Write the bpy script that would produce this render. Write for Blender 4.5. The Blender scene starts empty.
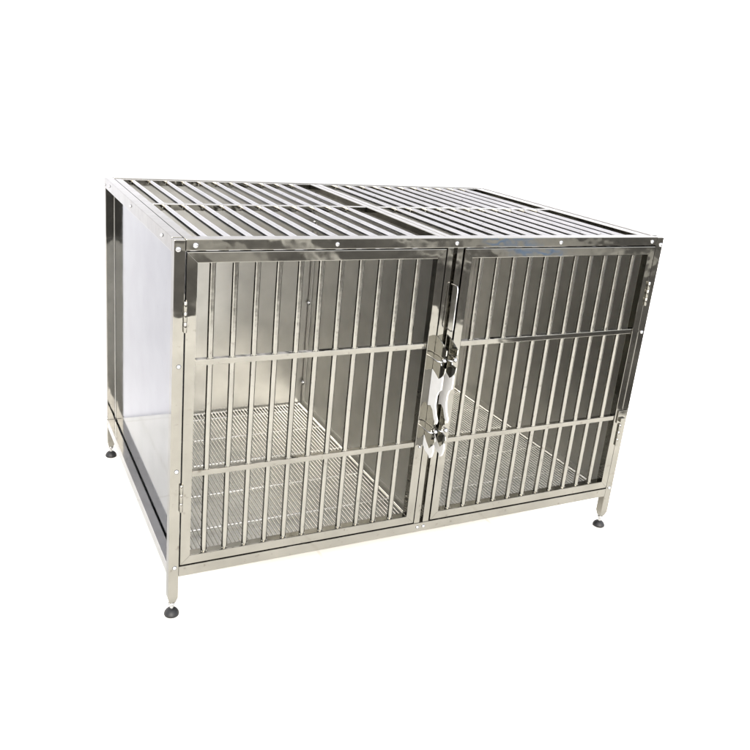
import bpy, bmesh, math, random
from mathutils import Vector, Matrix
from mathutils.geometry import tessellate_polygon
random.seed(4)
S = bpy.context.scene
COL = S.collection
R = math.radians

# ------------------------------------------------------------------ helpers
def new_mat(name):
    m = bpy.data.materials.new(name); m.use_nodes = True
    nt = m.node_tree
    return m, nt, nt.nodes['Principled BSDF']

def link(nt, a, b): nt.links.new(a, b)

def steel(name, col, rough, wave=0.0006, wave_scale=9.0, brush=None, smudge=0.06, spec=None, stain=0.62):
    """Metal sheet or tube: wavy surface, brushing, smudged gloss."""
    m, nt, b = new_mat(name)
    N = nt.nodes
    b.inputs['Metallic'].default_value = 1.0
    if spec is not None and 'Specular Tint' in b.inputs:
        b.inputs['Specular Tint'].default_value = (*spec, 1)
    tc = N.new('ShaderNodeTexCoord')
    # colour: faint tint changes and small stains
    n1 = N.new('ShaderNodeTexNoise'); n1.inputs['Scale'].default_value = 14; n1.inputs['Detail'].default_value = 6
    link(nt, tc.outputs['Object'], n1.inputs['Vector'])
    r1 = N.new('ShaderNodeValToRGB')
    r1.color_ramp.elements[0].position = 0.3; r1.color_ramp.elements[1].position = 0.7
    r1.color_ramp.elements[0].color = (*[c*0.88 for c in col], 1)
    r1.color_ramp.elements[1].color = (*[c*1.06 for c in col], 1)
    link(nt, n1.outputs['Fac'], r1.inputs['Fac'])
    n2 = N.new('ShaderNodeTexNoise'); n2.inputs['Scale'].default_value = 75; n2.inputs['Detail'].default_value = 3
    link(nt, tc.outputs['Object'], n2.inputs['Vector'])
    r2 = N.new('ShaderNodeValToRGB')
    r2.color_ramp.elements[0].position = 0.63; r2.color_ramp.elements[1].position = 0.76
    r2.color_ramp.elements[0].color = (1, 1, 1, 1); r2.color_ramp.elements[1].color = (stain, stain*.97, stain*.93, 1)
    link(nt, n2.outputs['Fac'], r2.inputs['Fac'])
    mx = N.new('ShaderNodeMix'); mx.data_type = 'RGBA'; mx.blend_type = 'MULTIPLY'
    mx.inputs['Factor'].default_value = 1
    link(nt, r1.outputs['Color'], mx.inputs['A']); link(nt, r2.outputs['Color'], mx.inputs['B'])
    link(nt, mx.outputs['Result'], b.inputs['Base Color'])
    # roughness smudges
    n3 = N.new('ShaderNodeTexNoise'); n3.inputs['Scale'].default_value = 22; n3.inputs['Detail'].default_value = 8
    link(nt, tc.outputs['Object'], n3.inputs['Vector'])
    mr = N.new('ShaderNodeMapRange')
    mr.inputs['From Min'].default_value = 0.35; mr.inputs['From Max'].default_value = 0.7
    mr.inputs['To Min'].default_value = rough; mr.inputs['To Max'].default_value = rough + smudge
    link(nt, n3.outputs['Fac'], mr.inputs['Value']); link(nt, mr.outputs['Result'], b.inputs['Roughness'])
    # waviness + brushing as bump
    n4 = N.new('ShaderNodeTexNoise'); n4.inputs['Scale'].default_value = wave_scale; n4.inputs['Detail'].default_value = 2
    link(nt, tc.outputs['Object'], n4.inputs['Vector'])
    bp = N.new('ShaderNodeBump'); bp.inputs['Strength'].default_value = 1.0; bp.inputs['Distance'].default_value = wave
    link(nt, n4.outputs['Fac'], bp.inputs['Height'])
    last = bp
    if brush:
        mp = N.new('ShaderNodeMapping'); mp.inputs['Scale'].default_value = brush
        link(nt, tc.outputs['Object'], mp.inputs['Vector'])
        n5 = N.new('ShaderNodeTexNoise'); n5.inputs['Scale'].default_value = 1; n5.inputs['Detail'].default_value = 3
        link(nt, mp.outputs['Vector'], n5.inputs['Vector'])
        bp2 = N.new('ShaderNodeBump'); bp2.inputs['Strength'].default_value = 0.35; bp2.inputs['Distance'].default_value = 0.0001
        link(nt, n5.outputs['Fac'], bp2.inputs['Height']); link(nt, bp.outputs['Normal'], bp2.inputs['Normal'])
        last = bp2
    link(nt, last.outputs['Normal'], b.inputs['Normal'])
    return m

ST = (0.218, 0.210, 0.186)
TINT = (0.585, 0.595, 0.615)
M = {}
M['tube'] = steel('polished_steel_tube', ST, 0.035, 0.0009, 16, None, 0.07, TINT)
M['bar'] = steel('polished_steel_bar', (0.245, 0.237, 0.213), 0.13, 0.0005, 40, None, 0.10, TINT)
M['sheet'] = steel('steel_sheet', (0.42, 0.415, 0.392), 0.288, 0.0, 4, None, 0.03, TINT, 1.0)
M['mirror'] = steel('mirror_steel_sheet', (0.222, 0.225, 0.232), 0.05, 0.0006, 4, None, 0.04, TINT, .85)
M['wire'] = steel('steel_wire', (0.56, 0.553, 0.522), 0.18, 0.0003, 60, None, 0.1, TINT)
M['tray'] = steel('steel_tray', (0.56, 0.553, 0.522), 0.40, 0.001, 6, None, 0.1, TINT)
M['rivet'] = steel('rivet_steel', (0.36, 0.36, 0.36), 0.16, 0.0, 20, None, 0.05, TINT)
M['roof_bar'] = steel('polished_roof_bar', (0.295, 0.295, 0.30), 0.07, 0.0004, 30, None, 0.06, (.66, .67, .69))
M['latch'] = steel('latch_steel', (0.46, 0.45, 0.41), 0.06, 0.0004, 30, None, 0.05, TINT)
M['side_rail'] = steel('lightened_side_rail', (0.36, 0.355, 0.345), 0.09, 0.0006, 16, None, 0.07, TINT)  # same tube steel, base colour lightened in place of light reflected onto its ledge
M['weld'] = steel('weld_steel', (0.19, 0.186, 0.17), 0.34, 0.0015, 260, None, 0.15, TINT)

def rubber():
    m, nt, b = new_mat('black_rubber')
    N = nt.nodes
    tc = N.new('ShaderNodeTexCoord')
    n = N.new('ShaderNodeTexNoise'); n.inputs['Scale'].default_value = 120; n.inputs['Detail'].default_value = 5
    link(nt, tc.outputs['Object'], n.inputs['Vector'])
    r = N.new('ShaderNodeValToRGB')
    r.color_ramp.elements[0].color = (0.004, 0.004, 0.0045, 1); r.color_ramp.elements[1].color = (0.011, 0.011, 0.012, 1)
    link(nt, n.outputs['Fac'], r.inputs['Fac']); link(nt, r.outputs['Color'], b.inputs['Base Color'])
    b.inputs['Roughness'].default_value = 0.5
    b.inputs['Specular IOR Level'].default_value = 0.25
    return m
M['rubber'] = rubber()

def plastic():
    m, nt, b = new_mat('white_plastic')
    N = nt.nodes
    tc = N.new('ShaderNodeTexCoord')
    n = N.new('ShaderNodeTexNoise'); n.inputs['Scale'].default_value = 60; n.inputs['Detail'].default_value = 4
    link(nt, tc.outputs['Object'], n.inputs['Vector'])
    r = N.new('ShaderNodeValToRGB')
    r.color_ramp.elements[0].color = (0.34, 0.34, 0.335, 1); r.color_ramp.elements[1].color = (0.42, 0.42, 0.415, 1)
    link(nt, n.outputs['Fac'], r.inputs['Fac']); link(nt, r.outputs['Color'], b.inputs['Base Color'])
    b.inputs['Roughness'].default_value = 0.35
    return m
M['plastic'] = plastic()

# ---- mesh builders
def bm_box(bm, x0, x1, y0, y1, z0, z1, bev=0.0):
    r = bmesh.ops.create_cube(bm, size=1.0)
    vs = r['verts']
    for v in vs:
        v.co = Vector((x0 + (v.co.x + .5)*(x1-x0), y0 + (v.co.y + .5)*(y1-y0), z0 + (v.co.z + .5)*(z1-z0)))
    if bev > 0:
        es = list({e for v in vs for e in v.link_edges})
        bmesh.ops.bevel(bm, geom=es, offset=bev, segments=2, profile=0.6, affect='EDGES')

def bm_tube(bm, pts, rad, seg=14, cap=True):
    """Round rod swept along pts; rad may be a list."""
    pts = [Vector(p) for p in pts]
    n = len(pts)
    rads = rad if isinstance(rad, (list, tuple)) else [rad]*n
    rings = []
    up = None
    for i, p in enumerate(pts):
        if i == 0: t = pts[1]-pts[0]
        elif i == n-1: t = pts[-1]-pts[-2]
        else: t = (pts[i+1]-pts[i]).normalized() + (pts[i]-pts[i-1]).normalized()
        t.normalize()
        if up is None:
            up = t.orthogonal().normalized()
        a = (up - t*up.dot(t)).normalized(); up = a
        b = t.cross(a)
        rings.append([bm.verts.new(p + (a*math.cos(2*math.pi*k/seg) + b*math.sin(2*math.pi*k/seg))*rads[i]) for k in range(seg)])
    for i in range(n-1):
        for k in range(seg):
            f = bm.faces.new((rings[i][k], rings[i][(k+1) % seg], rings[i+1][(k+1) % seg], rings[i+1][k])); f.smooth = True
    if cap:
        for rg in (rings[0], rings[-1]):            # caps on vertices of their own, so that the rod's shading stays straight to its end
            bm.faces.new([bm.verts.new(v.co) for v in rg])

def bm_lathe(bm, prof, c, seg=28, axis='Z'):
    rings = []
    for r, h in prof:
        ring = []
        for k in range(seg):
            a = 2*math.pi*k/seg
            u, v = r*math.cos(a), r*math.sin(a)
            if axis == 'Z': co = (c[0]+u, c[1]+v, c[2]+h)
            elif axis == 'Y': co = (c[0]+u, c[1]-h, c[2]+v)      # points to the front
            else: co = (c[0]-h, c[1]+u, c[2]+v)                  # points to the left
            ring.append(bm.verts.new(co))
        rings.append(ring)
    for i in range(len(rings)-1):
        for k in range(seg):
            f = bm.faces.new((rings[i][k], rings[i][(k+1) % seg], rings[i+1][(k+1) % seg], rings[i+1][k])); f.smooth = True
    for rg in (rings[0], rings[-1]):
        bm.faces.new([bm.verts.new(v.co) for v in rg])

def bm_blob(bm, c, r, sx=1, sy=1, sz=1):
    m = Matrix.Translation(c) @ Matrix.Diagonal((sx, sy, sz, 1))
    res = bmesh.ops.create_icosphere(bm, subdivisions=2, radius=r, matrix=m)
    for v in res['verts']:
        v.co += Vector((random.uniform(-1, 1), random.uniform(-1, 1), random.uniform(-1, 1)))*r*0.12
        for f in v.link_faces: f.smooth = True

def obj(name, bm, mat, parent=None):
    bmesh.ops.recalc_face_normals(bm, faces=bm.faces)
    me = bpy.data.meshes.new(name); bm.to_mesh(me); bm.free()
    mats = mat if isinstance(mat, (list, tuple)) else [mat]
    for m in mats: me.materials.append(m)
    o = bpy.data.objects.new(name, me); COL.objects.link(o)
    if parent is not None: o.parent = parent
    return o

def box_obj(name, mat, parent, *boxes, bev=0.0012):
    bm = bmesh.new()
    for b in boxes: bm_box(bm, *b, bev=bev)
    return obj(name, bm, mat, parent)

# ------------------------------------------------------------------ measures (metres)
W, D, H = 1.2, 0.7825, 0.81
T = 0.021                      # square tube
ZR0, ZR1 = 0.098, 0.1222       # bottom rail
XD = 0.6

cage = bpy.data.objects.new('animal_cage', None); COL.objects.link(cage)
cage['label'] = 'stainless steel animal cage with two barred doors, barred roof and black screw feet'
cage['category'] = 'cage'

# ---- corner posts with adjustable feet
def rivet(parent, x, y, z, axis='Y', r=0.0048):
    bm = bmesh.new()
    prof = [(r, 0.0), (r*0.97, 0.0010), (r*0.80, 0.0023), (r*0.5, 0.0032), (r*0.15, 0.0036)]
    bm_lathe(bm, prof, (x, y, z), 16, axis)
    return obj('rivet', bm, M['rivet'], parent)

def post(x0, y0, fx, fy):
    bm = bmesh.new()
    bm_box(bm, x0, x0+T, y0, y0+T, 0.046, H-0.0012, bev=0.0012)
    cx, cy = x0+T/2, y0+T/2
    # tapered plug at the foot of the tube
    h = T/2-0.0006
    lo = [bm.verts.new((cx+a*0.0065, cy+b*0.0065, 0.034)) for a, b in ((-1, -1), (1, -1), (1, 1), (-1, 1))]
    hi = [bm.verts.new((cx+a*h, cy+b*h, 0.0462)) for a, b in ((-1, -1), (1, -1), (1, 1), (-1, 1))]
    bm.faces.new(list(reversed(lo))); bm.faces.new(hi)
    for k in range(4): bm.faces.new((lo[k], lo[(k+1) % 4], hi[(k+1) % 4], hi[k]))
    p = obj('corner_post', bm, M['tube'], cage)
    bm = bmesh.new()
    prof = [(0.0135, 0.0), (0.0154, 0.0012), (0.0159, 0.0032), (0.0152, 0.0068), (0.0128, 0.0108), (0.0095, 0.0140), (0.0065, 0.0158), (0.004, 0.0163)]
    bm_lathe(bm, prof, (cx, cy, 0.0005), 32)
    f = obj('foot', bm, M['rubber'], p)
    bm = bmesh.new()
    bm_lathe(bm, [(0.0042, 0.0), (0.0042, 0.019)], (cx, cy, 0.0160), 14)
    bm_lathe(bm, [(0.0072, 0.0), (0.0076, 0.001), (0.0076, 0.0045), (0.0072, 0.0055)], (cx, cy, 0.0265), 6)
    obj('foot_screw', bm, M['rivet'], p)
    return p
pFL = post(0, 0, 0, 0)
pFR = post(W-T, 0, 1, 0)
pBL = post(0, D-T, 0, 1)
pBR = post(W-T, D-T, 1, 1)
for z in (0.5648, 0.3424, 0.1208): rivet(pFL, 0.0125, 0, z)
rivet(pFL, 0.0075, 0, 0.7915, r=0.0055)
for z in (0.566, 0.343, 0.1227): rivet(pFR, W-0.0105, 0, z)
rivet(pFR, W-0.007, 0, 0.7905, r=0.0055)
for z in (0.790, 0.122): rivet(pBL, 0, D-0.0105, z, 'X', 0.0035)

# ---- rails
def rail(boxes, name='bottom_rail', mat='tube'): return box_obj(name, M[mat], cage, *boxes)
g = 0.0003
rb = rail([(T+g, W-T-g, 0, T-.001, ZR0, ZR1)])
for x in (0.592, 0.6085): rivet(rb, x, 0, 0.1115, r=0.0042)
rail([(T+g, W-T-g, D-T+.001, D, ZR0, ZR1)])
rail([(0, T-.001, T+g, D-T-g, ZR0, ZR1)], mat='side_rail')  # left rail takes the lightened copy of the tube steel
rail([(W-T+.001, W, T+g, D-T-g, ZR0, ZR1)])
ZT = 0.789
rt = rail([(T+g, W-T-g, 0, T-.001, ZT, H)], 'top_rail')
for x in (0.039, 0.3226, 0.6018, 0.8818, 1.1626): rivet(rt, x, 0, 0.7985, r=0.0056 if x < .1 else 0.005)
rail([(T+g, W-T-g, D-T+.001, D, ZT, H)], 'top_rail')
rl = rail([(0, T-.001, T+g, D-T-g, 0.783, H)], 'top_rail')
for y in (0.10, 0.415, 0.70): rivet(rl, 0, y, 0.797, 'X', 0.0038)
rail([(W-T+.001, W, T+g, D-T-g, 0.783, H)], 'top_rail')

# ---- wall sheets
YI = D-0.0205
sp = box_obj('side_panel', M['mirror'], cage, (0.0222, 0.0240, T-.004, D-T+.004, ZR1-.012, ZT+.004), bev=0.0004)
sr = box_obj('side_panel', M['sheet'], cage, (W-0.0215, W-0.0195, T-.004, D-T+.004, ZR1-.012, ZT+.004), bev=0.0004)
bp = box_obj('back_panel', M['sheet'], cage, (T-.004, W-T+.004, YI, YI+.002, ZR1-.012, ZT+.004), bev=0.0004)
def lips(panel, x, s):
    """folded steel lips of a wall sheet on the side the camera sees, s = direction they stand out"""
    a, b = sorted((x, x+s*0.003))
    box_obj('panel_lip', M['sheet'], panel, (a, b, 0.03, YI-.004, 0.1125, 0.131), (a, b, YI-.0225, YI-.004, 0.1315, ZT-.002), (a, b, 0.03, YI-.023, ZT-.02, ZT-.002), bev=0.0006)
dv = box_obj('divider_panel', M['sheet'], cage, (XD-.001, XD+.001, 0.024, YI-.001, 0.108, ZT-.001), bev=0.0003)
lips(dv, XD-.0012, -1); lips(dv, XD+.0012, 1)
lips(sr, W-0.0217, -1)
lips(sp, 0.0242, 1)
for z in (0.19, 0.45, 0.70):
    bm = bmesh.new(); bm_lathe(bm, [(0.0062, 0), (0.0066, .001), (0.0066, .004), (0.006, .005)], (XD-.0042, YI-.013, z), 6, 'X')
    bm_lathe(bm, [(0.003, 0.005), (0.003, .009)], (XD-.0042, YI-.013, z), 10, 'X')
    obj('nut', bm, M['rivet'], dv)

# ---- centre posts between the doors
def cpost(x0, x1):
    return box_obj('centre_post', M['tube'], cage, (x0, x1, 0.0004, 0.016, ZR1+.0003, ZT-.0003), bev=0.0009)
cp1 = cpost(0.5815, 0.5965)
cp2 = cpost(0.6055, 0.6215)
box_obj('channel_plate', M['tube'], cage, (0.5968, 0.6052, 0.012, 0.014, ZR1+.04, ZT-.016), bev=0.0003)

# ---- floor: tray and wire gratings
tr = box_obj('floor_tray', M['tray'], cage, (0.022, W-.0225, 0.0215, D-.0215, 0.1035, 0.105), bev=0.0003)
def grating(x0, x1):
    bm = bmesh.new()
    y0, y1 = 0.030, YI-.006
    z = 0.1165
    n = int(round((x1-x0)/0.0098))
    for i in range(n+1):
        x = x0+(x1-x0)*i/n
        dz = random.uniform(-.0004, .0004); dx = random.uniform(-.0005, .0005)
        bm_tube(bm, [(x, y0, z), (x+dx, .5*(y0+y1), z+dz), (x, y1, z)], 0.0016, 8)
    for y in (y0+.004, 0.137, 0.282, 0.434, 0.579, 0.712, y1-.003):
        bm_tube(bm, [(x0, y, z-.0032), (x1, y, z-.0032)], 0.0027, 10)
    o = obj('floor_grating', bm, M['wire'], cage)
    for x in (x0-.005, x1+.005):
        bm = bmesh.new()
        bm_tube(bm, [(x, y0, z-.001), (x, y1, z-.001)], 0.003, 10)
        obj('edge_rod', bm, M['wire'], o)
    return o
grating(0.036, 0.584); grating(0.616, 1.166)

# ---- barred roof
def weld(bm, x, y, z, r):
    bm_blob(bm, (x, y, z), r, 1, 1, .8)
def roof(x0, x1, xi0, xi1, xs):
    y0, y1, yi0, yi1 = 0.0225, D-.0225, 0.0345, 0.7475
    zt, zb = H-.0012, 0.794
    bm = bmesh.new()
    bm_box(bm, x0, xi0, y0, y1, zb, zt, bev=.001)
    bm_box(bm, xi1, x1, y0, y1, zb, zt, bev=.001)
    for a, b in ((y0, yi0), (0.3765, 0.3915), (yi1, y1)):
        bm_box(bm, xi0+g, xi1-g, a, b, zb, zt-.0002, bev=.001)
    root = obj('roof_grate', bm, M['tube'], cage)
    for x in xs:
        bm = bmesh.new()
        for a, b in ((yi0, 0.3765), (0.3915, yi1)):
            dx = random.uniform(-.0012, .0012)
            r = 0.0066
            bm_tube(bm, [(x, a-.002, zt-.0075), (x+dx*.5, a+.006, zt-.0075), (x+dx, .5*(a+b), zt-.0075), (x+dx*.5, b-.006, zt-.0075), (x, b+.002, zt-.0075)], r, 20)
        nb = len(bm.faces)
        for y in (yi0+.001, 0.3755, 0.3925, yi1-.001):
            for s in (-1, 1): bm_blob(bm, (x+s*.0058, y, zt-.0085), 0.0021, 1, 1.2, 1)
        bm.faces.ensure_lookup_table()
        for f in list(bm.faces)[nb:]: f.material_index = 1
        obj('bar', bm, [M['roof_bar'], M['weld']], root)
    return root
roof(0.0225, 0.5865, 0.041, 0.5705, [0.0695+.0451*i for i in range(11)])
roof(0.5885, 1.1775, 0.6055, 1.148, [0.6590+.0448*i for i in range(11)])

# ---- doors
def door(x0, x1, hinge_left):
    z0, z1 = 0.1256, 0.7865
    yf, yb = -0.0008, 0.0185
    w = 0.0205
    bm = bmesh.new()
    # mitred frame of square tube: four trapezoid prisms
    O = [(x0, z0), (x1, z0), (x1, z1), (x0, z1)]
    I = [(x0+w, z0+w), (x1-w, z0+w), (x1-w, z1-w), (x0+w, z1-w)]
    gap = 0.00025
    for k in range(4):
        a, b, c, d = O[k], O[(k+1) % 4], I[(k+1) % 4], I[k]
        q = [Vector((p[0], 0, p[1])) for p in (a, b, c, d)]
        dr = (q[1]-q[0]).normalized()
        q[0] += dr*gap; q[3] += dr*gap; q[1] -= dr*gap; q[2] -= dr*gap
        f = [bm.verts.new((v.x, yf, v.z)) for v in q]; bk = [bm.verts.new((v.x, yb, v.z)) for v in q]
        fs = [bm.faces.new(f), bm.faces.new(list(reversed(bk)))]
        for j in range(4): fs.append(bm.faces.new((f[j], f[(j+1) % 4], bk[(j+1) % 4], bk[j])))
        es = [e for e in {e for fc in fs for e in fc.edges}]
        # round only the long edges of the tube
        es = [e for e in es if abs((e.verts[0].co-e.verts[1].co).normalized().dot(dr)) > .98]
        bmesh.ops.bevel(bm, geom=es, offset=0.0012, segments=2, profile=.6, affect='EDGES')
    d = obj('door', bm, M['tube'], cage)
    zc = (0.3315, 0.5695)
    for z in zc:
        box_obj('crossbar', M['tube'], d, (x0+w+g, x1-w-g, 0.0016, 0.0146, z-.0060, z+.0060), bev=.0011)
    xa = x0+0.0515
    for i in range(11):
        x = xa+0.0442*i
        bm = bmesh.new()
        r = 0.0061
        zz = [z0+w-.001, zc[0]-.0058, zc[0]+.0058, zc[1]-.0058, zc[1]+.0058, z1-w+.001]
        for a, b in ((0, 1), (2, 3), (4, 5)):
            A, B = zz[a], zz[b]
            dx = random.uniform(-.0006, .0006)
            bm_tube(bm, [(x, .0085, A), (x+dx*.4, .0085, A+.012), (x+dx, .0085, .5*(A+B)), (x+dx*.4, .0085, B-.012), (x, .0085, B)], r, 20)
        nb = len(bm.faces)
        for z, s in ((zz[0]+.001, 1), (zz[1], -1), (zz[2], 1), (zz[3], -1), (zz[4], 1), (zz[5]-.001, -1)):
            for sx in (-1, 1): bm_blob(bm, (x+sx*.0050, .0055, z+s*.0006), .0017, 1, 1, 1.2)
        bm.faces.ensure_lookup_table()
        for f in list(bm.faces)[nb:]: f.material_index = 1
        obj('bar', bm, [M['bar'], M['weld']], d)
    return d
dL = door(0.0234, 0.5785, True)
dR = door(0.6248, 1.1775, False)

def hinge(dr, x, zc, s):
    """barrel in the gap with a thin leaf on the door and on the post"""
    bm = bmesh.new()
    L = 0.061
    for k, (a, b) in enumerate(((-.5, -.17), (-.165, .165), (.17, .5))):
        bm_lathe(bm, [(.0030, a*L), (.0036, a*L+.0006), (.0036, b*L-.0006), (.0030, b*L)], (x, -.0030, zc), 14)
    h = obj('hinge', bm, M['tube'], dr)
    return h
hinge(dL, 0.0222, 0.664, 1); hinge(dL, 0.0222, 0.283, 1)
hinge(dR, 1.1783, 0.668, -1); hinge(dR, 1.1783, 0.283, -1)

# ---- latches: shaped plates standing out from the doors beside the centre posts
def prism(bm, prof, x0, x1):
    a = [bm.verts.new((x0, -d, z)) for d, z in prof]; b = [bm.verts.new((x1, -d, z)) for d, z in prof]
    n = len(prof)
    for tri in tessellate_polygon([[Vector((d, z, 0)) for d, z in prof]]):
        bm.faces.new([a[i] for i in tri]); bm.faces.new([b[i] for i in reversed(tri)])
    for k in range(n): bm.faces.new((a[k], b[k], b[(k+1) % n], a[(k+1) % n]))
def latch(dr, x, s):
    bm = bmesh.new()
    t = 0.0024
    up = [(.001, .594), (.016, .590), (.030, .583), (.0475, .574), (.0475, .562), (.034, .548), (.031, .540), (.034, .535), (.051, .534), (.0495, .522), (.042, .511), (.030, .503), (.012, .512), (.001, .516)]
    lo = [(.001, .428), (.012, .432), (.022, .4265), (.034, .410), (.036, .396), (.026, .380), (.027, .373), (.044, .366), (.0465, .358), (.036, .343), (.027, .333), (.012, .345), (.001, .356)]
    prism(bm, up, x, x+t)
    h = obj('latch', bm, M['latch'], dr)
    bm = bmesh.new(); prism(bm, lo, x, x+t); obj('latch_plate', bm, M['latch'], h)
    bm = bmesh.new()
    grip = [(.001, .5155), (.012, .5115), (.030, .5025), (.0395, .5090), (.0445, .514), (.0455, .500), (.0450, .482), (.036, .474), (.0310, .462), (.0305, .440), (.037, .421), (.0455, .409), (.0430, .400), (.0325, .4075), (.0225, .4265), (.012, .4330), (.001, .4290)]
    prism(bm, grip, x-.0006, x+t+.0006)
    obj('latch_grip', bm, M['plastic'], h)
    bm = bmesh.new()
    tip = [(.001, .3550), (.012, .3440), (.027, .3322), (.036, .342), (.0430, .348), (.0450, .334), (.040, .318), (.033, .312), (.028, .318), (.014, .321), (.001, .330)]
    prism(bm, tip, x-.0006, x+t+.0006)
    obj('latch_tip', bm, M['plastic'], h)
    # wire staples round the plate
    for z in (.546, .3775):
        bm = bmesh.new()
        x0 = x-.011
        pts = [(x0, .002, z+.001), (x0, -.028, z), (x0+.002, -.034, z-.0004), (x0+.006, -.0375, z-.001), (x+.004, -.038, z-.001), (x+.009, -.036, z), (x+.011, -.030, z), (x+.011, .002, z+.001)]
        bm_tube(bm, pts, .0017, 10)
        obj('staple', bm, M['rivet'], h)
        bm = bmesh.new()
        bm_blob(bm, (x+.0012, -.041, z+.0035), .0068, .75, 1.0, .75)
        obj('latch_knob', bm, M['rivet'], h)
    return h
latch(dL, 0.5786, 1)
latch(dR, 0.6065, -1)
for z in (.566, .522, .415, .352): rivet(cp1, .5835, .0004, z, r=.0026)
# U-shaped wire pull above the latches
bm = bmesh.new()
bm_tube(bm, [(.605, .004, .7075), (.605, -.012, .7085), (.605, -.018, .7075), (.605, -.021, .703), (.605, -.021, .612), (.605, -.018, .6075), (.605, -.012, .6065), (.605, .004, .6085)], .0016, 10)
obj('wire_pull', bm, M['rivet'], cp2)
# small screw heads under the latches
for x in (.5705, .633): rivet(dL if x < .6 else dR, x, -.0008, .326, r=.0036)
# catch plate by the lower right hinge
box_obj('catch_plate', M['tube'], dR, (1.164, 1.1955, -.0042, -.0012, .318, .352), (1.171, 1.186, -.010, -.0044, .322, .333), bev=.0008)

# ------------------------------------------------------------------ setting
def sheet(name, x0, x1, y0, y1, z, mat, cuts=1):
    bm = bmesh.new()
    v = [bm.verts.new(c) for c in ((x0, y0, z), (x1, y0, z), (x1, y1, z), (x0, y1, z))]
    bm.faces.new(v)
    o = obj(name, bm, mat); o['kind'] = 'structure'
    return o

def ground_mat(name, c0, c1, scale, rough=.8):
    m, nt, b = new_mat(name); N = nt.nodes
    tc = N.new('ShaderNodeTexCoord')
    n = N.new('ShaderNodeTexNoise'); n.inputs['Scale'].default_value = scale; n.inputs['Detail'].default_value = 8
    link(nt, tc.outputs['Object'], n.inputs['Vector'])
    r = N.new('ShaderNodeValToRGB'); r.color_ramp.elements[0].position = .3; r.color_ramp.elements[1].position = .7
    r.color_ramp.elements[0].color = (*c0, 1); r.color_ramp.elements[1].color = (*c1, 1)
    link(nt, n.outputs['Fac'], r.inputs['Fac'])
    link(nt, r.outputs['Color'], b.inputs['Base Color'])
    b.inputs['Roughness'].default_value = rough; b.inputs['Specular IOR Level'].default_value = .2
    return m, nt, b, r, tc
gm = ground_mat('pale_concrete', (.73, .735, .775), (.80, .805, .845), 3)[0]
rm, nt, b, r, tc = ground_mat('added_dark_tone', (.032, .031, .029), (.105, .10, .092), 1.6, .9)  # tone of an added, unseen ground that darkens reflections in the front steel
pm, nt, b, r, tc = ground_mat('cream_paving', (.84, .825, .77), (.90, .885, .835), 5)
N = nt.nodes
mp = N.new('ShaderNodeMapping'); mp.inputs['Location'].default_value = (.1, 0, 0)
link(nt, tc.outputs['Object'], mp.inputs['Vector'])
br = N.new('ShaderNodeTexBrick'); br.offset = 0; br.inputs['Scale'].default_value = 1
br.inputs['Brick Width'].default_value = .5; br.inputs['Row Height'].default_value = .5
br.inputs['Mortar Size'].default_value = .004; br.inputs['Mortar Smooth'].default_value = .2
br.inputs['Color1'].default_value = (1, 1, 1, 1); br.inputs['Color2'].default_value = (.95, .95, .95, 1); br.inputs['Mortar'].default_value = (.90, .89, .87, 1)
link(nt, mp.outputs['Vector'], br.inputs['Vector'])
mx = N.new('ShaderNodeMix'); mx.data_type = 'RGBA'; mx.blend_type = 'MULTIPLY'; mx.inputs['Factor'].default_value = 1
link(nt, r.outputs['Color'], mx.inputs['A']); link(nt, br.outputs['Color'], mx.inputs['B'])
link(nt, mx.outputs['Result'], b.inputs['Base Color'])

sheet('ground', -300, 300, -300, 300, -.008, gm)
sheet('added_dark_ground', -14, 14, -16, -.6, -.004, rm)  # added out of view so the upper front frame mirrors something dark
mk = ground_mat('reflection_strip_pale', (.40, .39, .36), (.62, .61, .57), 9)[0]  # pale tone for added strips that the top rail mirrors
mb = ground_mat('reflection_strip_blue', (.09, .16, .30), (.15, .25, .42), 9)[0]  # blue tone of an added, unseen strip for a blue reflection
mc = ground_mat('reflection_patch_grey', (.20, .195, .18), (.36, .35, .32), 2.2)[0]  # grey tone of added, unseen patches for lighter reflections
for a, b_, y0, y1 in ((1.64, 1.79, -5.6, -2.5), (2.60, 2.72, -5.6, -2.5)): sheet('added_reflection_strip', a, b_, y0, y1, 0, mk)  # added out of view: bright bars mirrored in the front top rail
sheet('added_reflection_strip', 3.40, 3.60, -3.9, -3.0, .004, mb)  # added out of view: blue streak mirrored in the front top rail
sheet('added_reflection_patch', .95, 1.34, -4.4, -2.4, 0, mc)  # added out of view: lighter block mirrored in the rail's left part
sheet('added_reflection_patch', 3.05, 4.35, -4.6, -2.7, 0, mc)  # added out of view: wider light block mirrored towards the rail's right
bm = bmesh.new()      # paving: an L with its notch at the front right, where the added dark sheet below lies bare
v = [bm.verts.new((x, y, 0)) for x, y in ((-4, -2.08), (1.85, -2.08), (1.85, -.61), (4.6, -.61), (4.6, 1.03), (-4, 1.03))]
bm.faces.new(v)
pv = obj('paving', bm, pm); pv['kind'] = 'structure'
bm = bmesh.new(); bm_box(bm, -9, 9, 1.04, 1.24, -.008, 3.4)
wm = ground_mat('limewashed_backdrop', (.64, .645, .68), (.70, .705, .74), 3)[0]
bd = obj('backdrop', bm, wm); bd['kind'] = 'structure'

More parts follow.
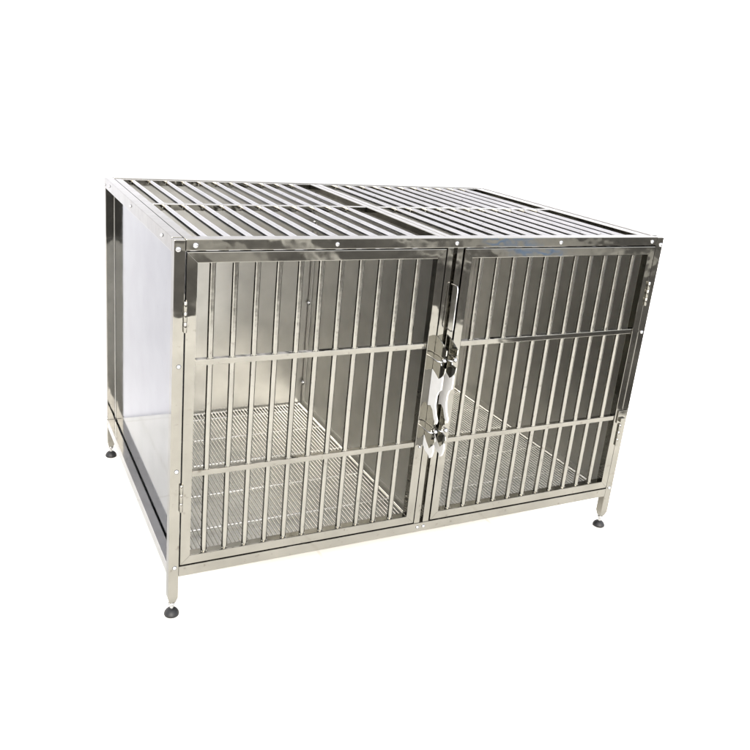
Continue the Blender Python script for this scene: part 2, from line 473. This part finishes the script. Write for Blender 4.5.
# ------------------------------------------------------------------ light
w = bpy.data.worlds.new('World'); S.world = w; w.use_nodes = True
nt = w.node_tree; bg = nt.nodes['Background']
sky = nt.nodes.new('ShaderNodeTexSky'); sky.sky_type = 'NISHITA'; sky.sun_disc = False
EL, AZ = 26, 196     # degrees; azimuth clockwise from +y: the sun stands in front of the cage, to the left
sky.sun_elevation = R(EL); sky.sun_rotation = R(AZ)
sky.air_density = 1.0; sky.dust_density = 4.0; sky.ozone_density = 1.0
mixn = nt.nodes.new('ShaderNodeMix'); mixn.data_type = 'RGBA'      # thin bright overcast over the clear sky
mixn.inputs['Factor'].default_value = .72; mixn.inputs['B'].default_value = (7.6, 7.7, 8.0, 1)
nt.links.new(sky.outputs['Color'], mixn.inputs['A']); nt.links.new(mixn.outputs['Result'], bg.inputs['Color']); bg.inputs['Strength'].default_value = 0.12
sd = bpy.data.lights.new('sun', 'SUN'); sd.energy = 1.5; sd.angle = R(34); sd.color = (1, .97, .92)
so = bpy.data.objects.new('sun', sd); COL.objects.link(so)
az, el = R(AZ), R(EL)
dirv = Vector((math.sin(az)*math.cos(el), math.cos(az)*math.cos(el), math.sin(el)))
so.rotation_euler = dirv.to_track_quat('Z', 'Y').to_euler()

# ------------------------------------------------------------------ camera
cd = bpy.data.cameras.new('camera'); cam = bpy.data.objects.new('camera', cd); COL.objects.link(cam)
cd.sensor_width = 36; cd.lens = 38.3117; cd.shift_x = .02531; cd.shift_y = -.05166
cd.clip_start = .05; cd.clip_end = 1500
cam.location = (-.33729, -1.40656, 1.11276)
cam.rotation_euler = (R(72.0668), R(-5.0095), R(-25.4703))
S.camera = cam
S.view_settings.view_transform = 'Standard'; S.view_settings.look = 'None'
S.view_settings.exposure = 2.04; S.view_settings.gamma = 1
S.render.resolution_x = 1024; S.render.resolution_y = 1024
S.cycles.caustics_reflective = False; S.cycles.blur_glossy = 0.6; S.cycles.sample_clamp_indirect = 4
S.cycles.max_bounces = 16; S.cycles.glossy_bounces = 10; S.cycles.diffuse_bounces = 5
